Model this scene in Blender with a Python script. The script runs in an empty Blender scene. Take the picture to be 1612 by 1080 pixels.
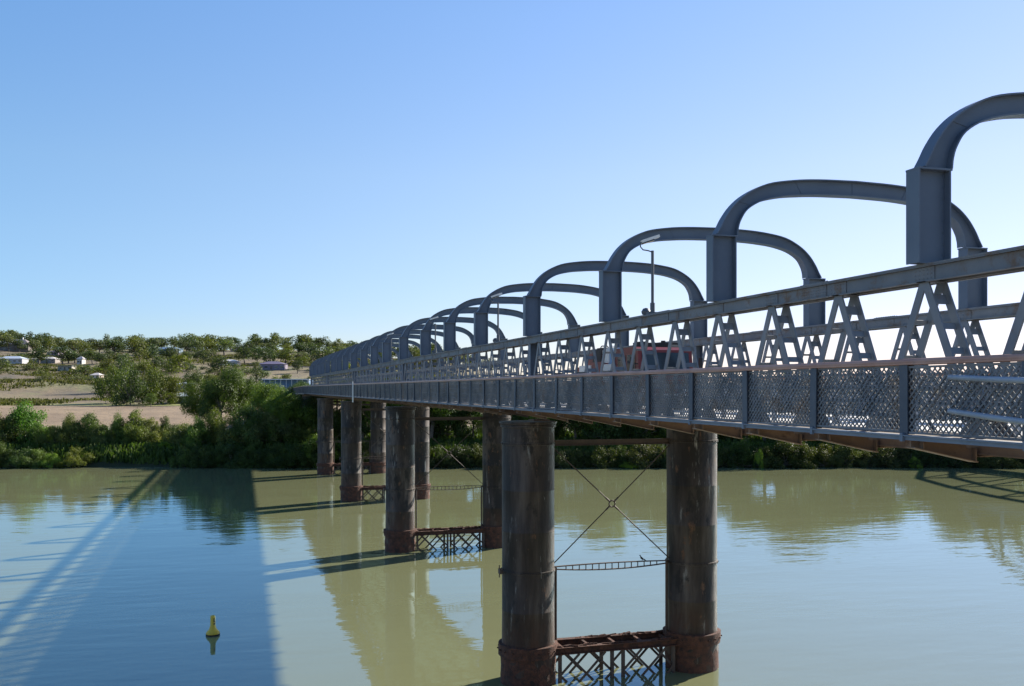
import bpy, math, random
import numpy as np
from mathutils import Vector, noise
random.seed(7)
R = math.radians
scene = bpy.context.scene
C = scene.collection

# ------------------------------------------------------------------ camera
F, HY, TH, HW = 1480.0, 612.0, R(16.055), 10.76      # focal px, horizon row, heading, eye above the water
cam = bpy.data.cameras.new('camera'); cam.sensor_width = 36; cam.lens = F/1612*36
cam.shift_y = (HY-540)/1612; cam.clip_end = 20000; cam.clip_start = .1
co = bpy.data.objects.new('camera', cam); C.objects.link(co)
co.location = (0, 0, 0); co.rotation_euler = (R(90), 0, -TH)
scene.camera = co
# ------------------------------------------------------------------ light
SUN_EL = R(28.4); SD = Vector((.906*math.cos(SUN_EL), .423*math.cos(SUN_EL), math.sin(SUN_EL))).normalized()
sl = bpy.data.lights.new('sun', 'SUN'); sl.energy = 5.0; sl.angle = R(.8); sl.color = (1, .93, .82)
so = bpy.data.objects.new('sun', sl); C.objects.link(so); so.rotation_euler = SD.to_track_quat('Z', 'Y').to_euler(); so.location = (0, 0, 60)
w = bpy.data.worlds.new('World'); scene.world = w; w.use_nodes = True
nt = w.node_tree; sky = nt.nodes.new('ShaderNodeTexSky'); sky.sky_type = 'NISHITA'; sky.sun_disc = False
sky.sun_elevation = SUN_EL; sky.sun_rotation = math.atan2(.906, .423); sky.altitude = 0
sky.air_density = 1.0; sky.dust_density = .05; sky.ozone_density = 3.2
bg = nt.nodes['Background']; bg.inputs[1].default_value = .08
# the air of that morning: a little less glare near the horizon than the clear-sky model gives, by elevation
tc = nt.nodes.new('ShaderNodeTexCoord'); sp = nt.nodes.new('ShaderNodeSeparateXYZ'); rp = nt.nodes.new('ShaderNodeValToRGB'); mu = nt.nodes.new('ShaderNodeMix')
mu.data_type = 'RGBA'; mu.blend_type = 'MULTIPLY'; mu.inputs[0].default_value = 1
STOPS = [(0,(.64,.62,.72)),(.08,(.71,.70,.81)),(.15,(.84,.79,.82)),(.22,(.93,.87,.86)),(.37,(.93,.96,1.0)),(1,(.85,.9,1))]
while len(rp.color_ramp.elements) < len(STOPS): rp.color_ramp.elements.new(.5)
for e, (p_, c_) in zip(rp.color_ramp.elements, STOPS): e.position = p_; e.color = (*c_, 1)
nt.links.new(tc.outputs['Generated'], sp.inputs[0]); nt.links.new(sp.outputs[2], rp.inputs[0])
nt.links.new(sky.outputs[0], mu.inputs[6]); nt.links.new(rp.outputs[0], mu.inputs[7]); 
dp = nt.nodes.new('ShaderNodeVectorMath'); dp.operation = 'DOT_PRODUCT'; dp.inputs[1].default_value = (.906, .423, 0); nt.links.new(tc.outputs['Generated'], dp.inputs[0])
rq = nt.nodes.new('ShaderNodeValToRGB'); mv = nt.nodes.new('ShaderNodeMix'); mv.data_type = 'RGBA'; mv.blend_type = 'MULTIPLY'; mv.inputs[0].default_value = 1
rq.color_ramp.elements.new(.6)
for e, (p_, c_) in zip(rq.color_ramp.elements, [(.2,(.85,1,1.08)),(.6,(1.02,.99,1.0)),(.9,(1.15,.96,1.0))]): e.position = p_; e.color = (*c_, 1)
nt.links.new(dp.outputs['Value'], rq.inputs[0]); nt.links.new(mu.outputs[2], mv.inputs[6]); nt.links.new(rq.outputs[0], mv.inputs[7]); nt.links.new(mv.outputs[2], bg.inputs[0])
scene.view_settings.view_transform = 'Standard'; scene.view_settings.look = 'None'
scene.view_settings.exposure = 1.2; scene.view_settings.gamma = 1
scene.cycles.max_bounces = 6; scene.cycles.transparent_max_bounces = 4; scene.cycles.sample_clamp_indirect = 6

# ------------------------------------------------------------------ helpers
def P(px, d, z=0.0):
    """point of the camera's column px at depth d"""
    c = (px-806)/F*d
    return Vector((c*math.cos(TH)+d*math.sin(TH), -c*math.sin(TH)+d*math.cos(TH), z))
class MB:
    def __init__(s): s.v = []; s.f = []; s.sm = False
    def add(s, vs, fs):
        o = len(s.v); s.v += [tuple(v) for v in vs]; s.f += [tuple(i+o for i in f) for f in fs]; return s
    def box(s, x0, x1, y0, y1, z0, z1):
        return s.add([(x0,y0,z0),(x1,y0,z0),(x1,y1,z0),(x0,y1,z0),(x0,y0,z1),(x1,y0,z1),(x1,y1,z1),(x0,y1,z1)],
                     [(0,3,2,1),(4,5,6,7),(0,1,5,4),(1,2,6,5),(2,3,7,6),(3,0,4,7)])
    def bar(s, p, q, a, b, up=(0,0,1)):
        """box bar from p to q, a wide along up x dir, b along the other"""
        p = Vector(p); q = Vector(q); d = (q-p).normalized(); u = Vector(up)
        x = d.cross(u)
        if x.length < 1e-4: x = d.cross(Vector((1,0,0)))
        x.normalize(); y = x.cross(d)
        vs = [c+x*i*a/2+y*j*b/2 for c in (p, q) for i, j in ((-1,-1),(1,-1),(1,1),(-1,1))]
        return s.add(vs, [(0,3,2,1),(4,5,6,7),(0,1,5,4),(1,2,6,5),(2,3,7,6),(3,0,4,7)])
    def tube(s, pts, rs, n=8, cap=True):
        pts = [Vector(p) for p in pts]
        if not hasattr(rs, '__len__'): rs = [rs]*len(pts)
        o = len(s.v); prev = None
        for i, p in enumerate(pts):
            d = (pts[min(i+1, len(pts)-1)]-pts[max(i-1, 0)])
            d = d.normalized() if d.length > 1e-9 else Vector((0,0,1))
            x = prev if prev is not None else (Vector((1,0,0)) if abs(d.x) < .9 else Vector((0,1,0)))
            x = (x-d*x.dot(d)).normalized(); prev = x; y = d.cross(x)
            for k in range(n):
                a = 2*math.pi*k/n; s.v.append(tuple(p+(x*math.cos(a)+y*math.sin(a))*rs[i]))
        for i in range(len(pts)-1):
            for k in range(n):
                s.f.append((o+i*n+k, o+i*n+(k+1) % n, o+(i+1)*n+(k+1) % n, o+(i+1)*n+k))
        if cap:
            s.f.append(tuple(o+k for k in reversed(range(n)))); s.f.append(tuple(o+(len(pts)-1)*n+k for k in range(n)))
        return s
    def lathe(s, prof, n=32, cx=0, cy=0):
        return s.tube([(cx, cy, z+1e-6*i) for i, (r, z) in enumerate(prof)], [r for r, z in prof], n) if False else s._lathe(prof, n, cx, cy)
    def _lathe(s, prof, n, cx, cy):
        o = len(s.v)
        for r, z in prof:
            for k in range(n):
                a = 2*math.pi*k/n; s.v.append((cx+r*math.cos(a), cy+r*math.sin(a), z))
        for i in range(len(prof)-1):
            for k in range(n):
                s.f.append((o+i*n+k, o+i*n+(k+1) % n, o+(i+1)*n+(k+1) % n, o+(i+1)*n+k))
        s.f.append(tuple(o+k for k in reversed(range(n)))); s.f.append(tuple(o+(len(prof)-1)*n+k for k in range(n)))
        return s
    def mesh(s, name, mat, smooth=False, angle=None):
        m = bpy.data.meshes.new(name); m.from_pydata(s.v, [], s.f)
        for k in (mat if isinstance(mat, (list, tuple)) else [mat]): m.materials.append(k)
        if smooth:
            m.polygons.foreach_set('use_smooth', [True]*len(m.polygons))
            m.set_sharp_from_angle(angle=R(angle or 40))
        m.update(); return m
def link(name, data, parent=None, loc=(0,0,0), rot=(0,0,0), scale=None):
    o = bpy.data.objects.new(name, data); C.objects.link(o); o.parent = parent; o.location = loc; o.rotation_euler = rot
    if scale: o.scale = scale
    return o
def thing(name, label, cat, loc=(0,0,0), rz=0, group=None, data=None):
    o = link(name, data, None, loc, (0, 0, rz)); o['label'] = label; o['category'] = cat
    if group: o['group'] = group
    return o
def obj(name, mb, mat, parent=None, smooth=False, loc=(0,0,0), angle=None):
    return link(name, mb.mesh(name, mat, smooth, angle), parent, loc)
def kind(o, k): o['kind'] = k; return o

# ------------------------------------------------------------------ materials
def newmat(name):
    m = bpy.data.materials.new(name); m.use_nodes = True
    return m, m.node_tree, m.node_tree.nodes['Principled BSDF']
def nd(t, ty, **k):
    n = t.nodes.new(ty)
    for a, b in k.items(): setattr(n, a, b)
    return n
def vec(t, scale=(1,1,1), space='pos'):
    if space == 'pos': src = nd(t, 'ShaderNodeNewGeometry').outputs['Position']
    else: src = nd(t, 'ShaderNodeTexCoord').outputs['Object']
    mp = nd(t, 'ShaderNodeMapping'); mp.inputs['Scale'].default_value = scale; t.links.new(src, mp.inputs[0]); return mp.outputs[0]
def noi(t, v, scale, detail=5, rough=.6):
    n = nd(t, 'ShaderNodeTexNoise'); n.inputs['Scale'].default_value = scale; n.inputs['Detail'].default_value = detail
    n.inputs['Roughness'].default_value = rough; t.links.new(v, n.inputs['Vector']); return n.outputs['Fac']
def ramp(t, fac, stops):
    r = nd(t, 'ShaderNodeValToRGB'); e = r.color_ramp.elements
    while len(e) < len(stops): e.new(.5)
    for i, (p, c) in enumerate(stops): e[i].position = p; e[i].color = (*c, 1) if len(c) == 3 else c
    t.links.new(fac, r.inputs[0]); return r.outputs[0]
def mix(t, fac, a, b, blend='MIX'):
    m = nd(t, 'ShaderNodeMix', data_type='RGBA', blend_type=blend)
    for s, v in ((m.inputs[0], fac), (m.inputs[6], a), (m.inputs[7], b)):
        if isinstance(v, (int, float)): s.default_value = v
        elif isinstance(v, tuple): s.default_value = (*v, 1)
        else: t.links.new(v, s)
    return m.outputs[2]
def bump(t, b, h, strength=.3, dist=.02):
    n = nd(t, 'ShaderNodeBump'); n.inputs['Strength'].default_value = strength; n.inputs['Distance'].default_value = dist
    t.links.new(h, n.inputs['Height']); t.links.new(n.outputs[0], b.inputs['Normal'])
def pmat(name, c1, c2, scale=3, rough=.6, metal=0, stretch=(1,1,1), bmp=.2, c3=None, t3=(.6,.7), dist=.02, s3=1.3, space='pos'):
    m, t, b = newmat(name); v = vec(t, stretch, space); f = noi(t, v, scale)
    col = ramp(t, f, [(.3, c1), (.7, c2)])
    if c3:
        f3 = noi(t, v, scale*s3, 8, .7); k = ramp(t, f3, [(t3[0], (0,0,0)), (t3[1], (1,1,1))]); col = mix(t, k, col, c3)
    t.links.new(col, b.inputs['Base Color']); b.inputs['Roughness'].default_value = rough; b.inputs['Metallic'].default_value = metal
    if bmp: bump(t, b, noi(t, v, scale*6, 4), bmp, dist)
    return m
M = {}
M['steel'] = pmat('painted_steel', (.12,.14,.165), (.19,.205,.225), 1.6, .5, bmp=.15, c3=(.14,.085,.055), t3=(.6,.72), s3=2.5)
M['arch'] = pmat('arch_paint', (.078,.105,.148), (.108,.14,.185), .8, .5, bmp=.08, c3=(.1,.075,.06), t3=(.72,.8), s3=4)
M['chord'] = pmat('chord_paint', (.115,.13,.15), (.18,.19,.2), 1.2, .6, bmp=.25, c3=(.13,.085,.055), t3=(.52,.66), s3=2.2)
M['rustgirder'] = pmat('rusty_girder', (.15,.095,.062), (.25,.17,.12), 1.5, .75, bmp=.3, c3=(.07,.045,.035), t3=(.58,.7))
M['rust'] = pmat('red_rust', (.045,.02,.013), (.13,.05,.028), 4, .9, bmp=.8, c3=(.025,.016,.013), t3=(.48,.68), dist=.04)
M['rod'] = pmat('dark_iron', (.05,.035,.03), (.09,.06,.045), 3, .7, bmp=.3)
M['rail'] = pmat('handrail_paint', (.34,.17,.12), (.46,.27,.2), 2, .45, bmp=.1, c3=(.17,.14,.14), t3=(.58,.7))
M['fence'] = pmat('fence_iron', (.085,.1,.12), (.19,.2,.215), 1.1, .6, bmp=.15, c3=(.15,.115,.09), t3=(.54,.66))
M['kerb'] = pmat('kerb_paint', (.1,.14,.2), (.15,.19,.25), 2, .5, bmp=.15, c3=(.12,.08,.06), t3=(.66,.74))
M['pipe'] = pmat('pipe_paint', (.2,.24,.3), (.27,.31,.37), 2, .4, bmp=.05)
M['road'] = pmat('road_surface', (.46,.45,.42), (.58,.56,.53), 1.5, .8, bmp=.2)
M['timber'] = pmat('timber', (.1,.075,.055), (.18,.14,.1), 3, .85, stretch=(1,1,.2), bmp=.4)
M['lampgrey'] = pmat('lamp_grey', (.06,.07,.085), (.09,.1,.115), 3, .5, bmp=0)
M['white'] = pmat('white_paint', (.62,.62,.6), (.75,.75,.73), 2, .5, bmp=.05)
M['glass'] = pmat('dark_glass', (.02,.03,.04), (.03,.04,.05), 1, .08, bmp=0)
M['red'] = pmat('red_paint', (.13,.016,.013), (.19,.022,.018), 2, .35, bmp=0)
M['tyre'] = pmat('tyre_rubber', (.015,.015,.016), (.03,.03,.03), 3, .85, bmp=0)
M['pink'] = pmat('pink_case', (.5,.2,.25), (.6,.25,.3), 2, .5, bmp=0)
M['blue'] = pmat('blue_case', (.12,.32,.6), (.15,.36,.65), 2, .5, bmp=0)
M['black'] = pmat('black', (.012,.012,.013), (.02,.02,.02), 2, .6, bmp=0)
M['yellow'] = pmat('buoy_yellow', (.55,.4,.03), (.65,.48,.05), 4, .45, bmp=0, c3=(.3,.22,.05), t3=(.6,.7))

def column_mat():
    m, t, b = newmat('column_iron'); v = vec(t, (1,1,.14)); v2 = vec(t, (1,1,.45))
    f = noi(t, v, 1.6, 6); col = ramp(t, f, [(.36, (.018,.012,.009)), (.5, (.046,.033,.027)), (.68, (.115,.09,.072))])
    k = ramp(t, noi(t, v2, 1.1, 8, .7), [(.5, (0,0,0)), (.57, (1,1,1))]); col = mix(t, k, col, (.018,.014,.012))
    k = ramp(t, noi(t, v, 3.3, 8, .7), [(.6, (0,0,0)), (.7, (1,1,1))]); col = mix(t, k, col, (.3,.28,.25))
    k = ramp(t, noi(t, v2, 2.3, 8, .7), [(.6, (0,0,0)), (.66, (1,1,1))]); col = mix(t, k, col, (.13,.065,.035))
    # tide-line rust creeping up from the casing
    sz = nd(t, 'ShaderNodeSeparateXYZ'); t.links.new(nd(t, 'ShaderNodeNewGeometry').outputs['Position'], sz.inputs[0])
    mr = nd(t, 'ShaderNodeMapRange'); mr.inputs[1].default_value = -7.9; mr.inputs[2].default_value = -9.4; t.links.new(sz.outputs[2], mr.inputs[0])
    mm_ = nd(t, 'ShaderNodeMath', operation='MULTIPLY'); t.links.new(mr.outputs[0], mm_.inputs[0]); t.links.new(ramp(t, noi(t, v2, 2.0, 8, .7), [(.36, (0,0,0)), (.62, (1,1,1))]), mm_.inputs[1])
    col = mix(t, mm_.outputs[0], col, (.07,.03,.018))
    t.links.new(col, b.inputs['Base Color']); b.inputs['Roughness'].default_value = .6; b.inputs['Specular IOR Level'].default_value = .3; b.inputs['Sheen Weight'].default_value = .16; b.inputs['Sheen Roughness'].default_value = .35; b.inputs['Sheen Tint'].default_value = (1,.88,.74,1)
    bump(t, b, noi(t, v2, 7, 6), .5, .03); return m
M['column'] = column_mat()

def leafmat(name, dark, light):
    """foliage: hue varies in clumps (noise) and per tree (object colour)"""
    m, t, b = newmat(name); out = t.nodes['Material Output']
    f = noi(t, vec(t), .6, 5, .65); col = ramp(t, f, [(.34, dark), (.66, light)])
    oi = nd(t, 'ShaderNodeObjectInfo'); col = mix(t, 1.0, col, oi.outputs['Color'], 'MULTIPLY')
    t.links.new(col, b.inputs['Base Color']); b.inputs['Roughness'].default_value = .55; b.inputs['Specular IOR Level'].default_value = .25
    tr = nd(t, 'ShaderNodeBsdfTranslucent'); c2 = mix(t, 1.0, col, (1.5,1.6,.5), 'MULTIPLY'); t.links.new(c2, tr.inputs[0])
    ms = nd(t, 'ShaderNodeMixShader'); ms.inputs[0].default_value = .3
    t.links.new(b.outputs[0], ms.inputs[1]); t.links.new(tr.outputs[0], ms.inputs[2]); t.links.new(ms.outputs[0], out.inputs[0]); return m
M['leaf'] = leafmat('leaf', (.028,.045,.014), (.1,.125,.036))
M['bark'] = pmat('bark', (.09,.075,.06), (.2,.17,.14), 3, .85, stretch=(1,1,.3), bmp=.4)

# water: a turbid river, diffuse body colour under a smooth rippled surface
def water_mat():
    m, t, b = newmat('river_water'); v = vec(t, (1,1,1))
    col = ramp(t, noi(t, vec(t, (.02,.02,1)), 1, 4), [(.3, (.165,.175,.092)), (.7, (.185,.195,.102))])
    df = nd(t, 'ShaderNodeBsdfDiffuse'); t.links.new(col, df.inputs[0]); gl = nd(t, 'ShaderNodeBsdfGlossy'); gl.inputs[0].default_value = (.6,.86,1,1); gl.inputs['Roughness'].default_value = .03
    fr = nd(t, 'ShaderNodeFresnel'); fr.inputs[0].default_value = 1.95; ms = nd(t, 'ShaderNodeMixShader'); t.links.new(fr.outputs[0], ms.inputs[0]); t.links.new(df.outputs[0], ms.inputs[1]); t.links.new(gl.outputs[0], ms.inputs[2])
    t.links.new(ms.outputs[0], t.nodes['Material Output'].inputs[0]); t.nodes.remove(b)
    rot = nd(t, 'ShaderNodeMapping'); rot.inputs['Rotation'].default_value = (0,0,R(25)); rot.inputs['Scale'].default_value = (.5,1.3,1)
    t.links.new(v, rot.inputs[0])
    n1 = noi(t, rot.outputs[0], .9, 3, .5); n2 = noi(t, rot.outputs[0], .16, 2, .5); n3 = noi(t, rot.outputs[0], .05, 2, .5)
    big = ramp(t, n3, [(.35, (.25,.25,.25)), (.65, (1,1,1))])
    a = nd(t, 'ShaderNodeMath', operation='MULTIPLY'); t.links.new(n1, a.inputs[0]); t.links.new(big, a.inputs[1])
    c = nd(t, 'ShaderNodeMath', operation='MULTIPLY_ADD'); t.links.new(n2, c.inputs[0]); c.inputs[1].default_value = 1.6; t.links.new(a.outputs[0], c.inputs[2])
    bn = nd(t, 'ShaderNodeBump'); bn.inputs['Strength'].default_value = 1; bn.inputs['Distance'].default_value = .026; t.links.new(c.outputs[0], bn.inputs['Height'])
    t.links.new(bn.outputs[0], gl.inputs['Normal']); t.links.new(bn.outputs[0], fr.inputs['Normal']); return m
M['water'] = water_mat()

# ------------------------------------------------------------------ terrain
PROF = [(120,-4),(129.0,-.4),(130.3,.8),(133,2.0),(142,2.9),(160,4.0),(215,4.3),(335,4.6),(360,5.6),(400,7.3),(440,9.0),(480,12.8),(560,19),(680,29.5),(800,41),(880,47),(960,49),(1100,44),(1500,25),(6000,8)]
def smooth(a, b, x): t = min(1, max(0, (x-a)/(b-a))); return t*t*(3-2*t)
def ground(px, d):
    """height of the land, z, at column px and depth d"""
    q = P(px, d); wob = noise.noise(Vector((q.x*.05, q.y*.05, 3.1)))*1.6
    dd = d+wob if d < 150 else d
    for (a, ha), (b, hb) in zip(PROF, PROF[1:]):
        if dd <= b: h = ha+(hb-ha)*max(0, (dd-a)/(b-a)); break
    else: h = PROF[-1][1]
    if h > 4.5:
        g = 1-.18*smooth(450, 640, px)-.62*smooth(640, 900, px)
        g += .09*(1-smooth(-20, 110, px))
        h = 4.5+(h-4.5)*g
    if d > 330: h += noise.fractal(Vector((q.x*.012, q.y*.012, 0)), 1, 2, 4)*2.2*smooth(330, 480, d)
    elif d > 140: h += noise.fractal(Vector((q.x*.04, q.y*.04, 0)), 1, 2, 3)*.3
    return h-HW
def hit(px, y):
    """depth where the land first shows at image row y (searching from the field outwards)"""
    k = (HY-y)/F; d = 165.0
    while d < 960:
        if ground(px, d) >= k*d: return d
        d += 3
    return 880.0
def build_terrain():
    pxs = np.concatenate([np.linspace(-3500, -60, 30), np.linspace(-40, 900, 150), np.linspace(920, 1700, 50), np.linspace(1800, 5200, 24)])
    ds = [120,126,128.3,129,129.7,130.5,131.5,132.5,134,136,139,142,147,153,160,175,190,205,220,240,260,280,300,320,330,338,346,354,362,372,384,396,410,425,440,455,470,485,500]+list(np.arange(515, 1000, 16))+[1040,1100,1200,1400,1800,2600,4000,6000]
    vs = []; cols = []
    for d in ds:
        for px in pxs:
            p = P(px, d, ground(px, d)); vs.append(p)
            n1 = noise.fractal(Vector((p.x*.012, p.y*.012, 5)), 1, 2, 4); n2 = noise.fractal(Vector((p.x*.05, p.y*.03, 9)), 1, 2, 4)
            tan = Vector((.26,.205,.11)); brown = Vector((.18,.135,.08)); green = Vector((.15,.17,.06)); dark = Vector((.12,.105,.075))
            if d < 134: c = Vector((.028,.04,.014))  # bank face turned from the sun: its shade is put into this dark green
            elif d < 162: c = green.lerp(dark, .5+.5*n2)
            elif d < 332: c = Vector((.31,.225,.135)).lerp(Vector((.23,.16,.095)), max(0, min(1, .5+1.4*n2)))
            elif d < 350: c = Vector((.25,.27,.08)).lerp(tan, max(0, min(1, .35+1.2*n1)))
            else:
                c = tan.lerp(brown, max(0, min(1, .45+1.6*n1))); c = c.lerp(dark, max(0, min(1, 1.5*n2-.1))); c = c.lerp(green, max(0, min(.7, -1.6*n2-.1)))
            cols.append((*c, 1))
    n = len(pxs); fs = [(i*n+j, i*n+j+1, (i+1)*n+j+1, (i+1)*n+j) for i in range(len(ds)-1) for j in range(n-1)]
    m = bpy.data.meshes.new('ground'); m.from_pydata([tuple(v) for v in vs], [], fs)
    ca = m.color_attributes.new('land', 'FLOAT_COLOR', 'POINT'); ca.data.foreach_set('color', np.array(cols, dtype=np.float32).ravel())
    m.polygons.foreach_set('use_smooth', [True]*len(fs))
    mt, t, b = newmat('dry_land'); at = nd(t, 'ShaderNodeVertexColor', layer_name='land')
    v = vec(t); k = ramp(t, noi(t, v, .35, 8, .75), [(.3, (.36,.36,.36)), (.5, (.75,.75,.75)), (.72, (1.05,1.0,.94))])
    col = mix(t, 1.0, at.outputs[0], k, 'MULTIPLY'); t.links.new(col, b.inputs['Base Color']); b.inputs['Roughness'].default_value = .95
    bump(t, b, noi(t, v, .8, 6, .7), .7, .5); m.materials.append(mt)
    kind(link('ground', m), 'structure')
build_terrain()
# the near bank the viewer and the bridge end stand on (below and behind the frame)
def near_bank():
    vs = []; fs = []; xs = np.linspace(-160, 260, 40); ys = [-400,-60,-20,-4,2,6,9,12,15]; hs = [9,9,9,8.9,8.4,5,2,-.3,-3]
    for y, h in zip(ys, hs):
        for x in xs: vs.append((x, y-.27*(x-10), h-HW+.25*noise.noise(Vector((x*.1, y*.1, 0)))))
    n = len(xs)
    for i in range(len(ys)-1):
        for j in range(n-1): fs.append((i*n+j, i*n+j+1, (i+1)*n+j+1, (i+1)*n+j))
    mb = MB(); mb.add(vs, fs)
    kind(obj('near_bank', mb, pmat('bank_earth', (.2,.16,.1), (.3,.25,.16), .5, .95, bmp=.5), None, True), 'structure')
near_bank()
mb = MB(); mb.add([(-1500,-80,-HW),(1500,-80,-HW),(1500,900,-HW),(-1500,900,-HW)], [(0,1,2,3)])
# keep the water sheet to the river: cut to a band in front of the far bank
mb = MB(); mb.add([(*P(-5200, 30).xy, -HW), (*(P(-5200, 134)).xy, -HW), (*(P(6400, 134)).xy, -HW), (*P(6400, 30).xy, -HW), (900, -300, -HW), (-900, 200, -HW)], [])
cs = [(-620,-60),(620,-60),(620,134),(-620,134)]
def cw(c, d): return (c*math.cos(TH)+d*math.sin(TH), -c*math.sin(TH)+d*math.cos(TH), -HW)
mb = MB(); mb.add([cw(*c) for c in cs], [(0,1,2,3)])
kind(obj('river_water', mb, M['water']), 'structure')

# ------------------------------------------------------------------ the road bridge
L = 29.05; p = L/13; Y0 = 33.75; YC = 33.15            # span, panel, first pier node, first column line
XO, XI = 10.40, 10.76                                   # outer and inner web of the near truss
CX = 13.95                                              # road centre line
bridge = thing('road_bridge', 'long blue-grey steel truss road bridge with rounded overhead portal arches crossing the river', 'bridge', (0, Y0, 0))
def bpart(name, y=0.0, data=None, parent=None, x=0.0, z=0.0): return link(name, data, parent or bridge, (x, y, z))

def rivets(mb, x, ys, zs, r=.012, dx=-1):
    for y in ys:
        for z in zs:
            mb.add([(x, y-r, z-r), (x, y+r, z-r), (x, y+r, z+r), (x, y-r, z+r), (x+dx*.012, y, z)], [(0,1,4),(1,2,4),(2,3,4),(3,0,4)])

# truss (one side of one span), local x=0 on the truss axis, s=+1: outer face towards -x
def chord_mesh():
    m = MB()
    m.box(-.17,-.13, 0,L, 1.70,1.945); m.box(.13,.17, 0,L, 1.70,1.945)
    m.box(-.24,.24, 0,L, 1.945,1.975); m.box(-.235,-.172, 0,L, 1.925,1.944); m.box(-.235,-.172, 0,L, 1.685,1.705); m.box(.172,.235, 0,L, 1.685,1.705)
    for k in range(13):
        y = (k+.5)*p
        m.box(-.185,-.171, y-.24, y+.24, 1.70,1.92); m.box(.171,.185, y-.24, y+.24, 1.70,1.92)
        rivets(m, -.186, [y+i*.09 for i in (-2,-1,0,1,2)], [1.745,1.81,1.875])
        m.box(-.235,.235, y-.1, y+.1, 1.685, 1.699)
        if k % 3 == 1:
            yy = y+.75; m.box(-.183,-.171, yy-.4, yy+.4, 1.70,1.92); rivets(m, -.184, [yy+i*.075 for i in range(-5,6)], [1.74,1.79,1.84,1.89])
            m.box(-.2,.2, yy-.42, yy+.42, 1.975,1.99)
            for i in range(-5,6):
                for x in (-.15, -.07, .07, .15): m.box(x-.012,x+.012, yy+i*.075-.012, yy+i*.075+.012, 1.99,2.004)
    return m
def bottom_mesh():
    m = MB(); m.box(-.17,-.14, 0,L, -.95,-.74); m.box(.14,.17, 0,L, -.95,-.74); m.box(-.2,.2, 0,L, -.97,-.95)
    return m
def diag_mesh(s):
    """one diagonal, from the bottom node at y=0 to the apex half a panel along (s=+1) or back (s=-1)"""
    m = MB(); a = Vector((0,0,-.8)); b = Vector((0,s*p/2,1.74)); d = b-a
    for x in (-.165, .165):
        o = Vector((x,0,0)); m.bar(a+o, b+o, .145, .03, (1,0,0))
    u = d.normalized()
    for f_, h in (((.87,.085),(.70,.055),(.545,.055),(.39,.055),(.235,.055),(.08,.06)) if s > 0 else ((.74,.03),(.52,.03),(.3,.03),(.1,.05))):
        c = a+d*f_; m.bar(c-u*h, c+u*h, .012, .27, (1,0,0))
    return m
def gusset_mesh():
    m = MB()
    for x in (0,):
        pts = [(-.34,-.74),(.34,-.74),(.3,-.62),(.1,-.44),(-.1,-.44),(-.3,-.62)]
        vs = [(x+t, y, z) for t in (0,.02) for y, z in pts]; n = 6
        m.add(vs, [tuple(range(n)), tuple(range(2*n-1, n-1, -1))]+[(i, i+n, (i+1) % n+n, (i+1) % n) for i in range(n)])
    return m
CH = chord_mesh().mesh('top_chord', M['chord']); BC = bottom_mesh().mesh('bottom_chord', M['rustgirder'])
DG = {s: diag_mesh(s).mesh('diagonal', M['steel']) for s in (1,-1)}; GS = gusset_mesh().mesh('gusset', M['steel'])
NS = range(-1, 4)                                       # spans: -1 is the nearest one
for k in NS:
    for x in ((XO+XI)/2, 2*CX-(XO+XI)/2):
        t = bpart('truss', k*L, x=x)
        bpart('top_chord', 0, CH, t); bpart('bottom_chord', 0, BC, t)
        for i in range(13):
            bpart('diagonal', i*p, DG[1], t); bpart('diagonal', (i+1)*p, DG[-1], t)
        for i in range(1, 13): bpart('gusset', i*p, GS, t, x=-.20); bpart('gusset', i*p, GS, t, x=.18)

# portal arches: two posts and a rounded rib, I-section
OUT = [(3.62,3.49),(3.52,3.66),(3.40,3.88),(3.18,4.17),(2.85,4.44),(2.35,4.68),(1.7,4.80),(1.0,4.86),(0,4.885)]
INN = [(3.14,3.49),(3.12,3.66),(3.05,3.86),(2.87,4.11),(2.5,4.32),(2.0,4.45),(1.5,4.51),(.9,4.55),(0,4.57)]
def catmull(pts, n):
    P_ = [Vector((*q, 0)) for q in pts]; P_ = [P_[0]*2-P_[1]]+P_+[P_[-1]*2-P_[-2]]; out = []
    for i in range(1, len(P_)-2):
        a, b, c, d = P_[i-1:i+3]
        for j in range(n):
            t = j/n; out.append(.5*((2*b)+(c-a)*t+(2*a-5*b+4*c-d)*t*t+(3*b-a-3*c+d)*t**3))
    out.append(P_[-2]); return [(q.x, q.y) for q in out]
def full(pts):
    h = catmull(pts, 4); return [(-x, z) for x, z in h]+[(x, z) for x, z in reversed(h[:-1])]
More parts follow.
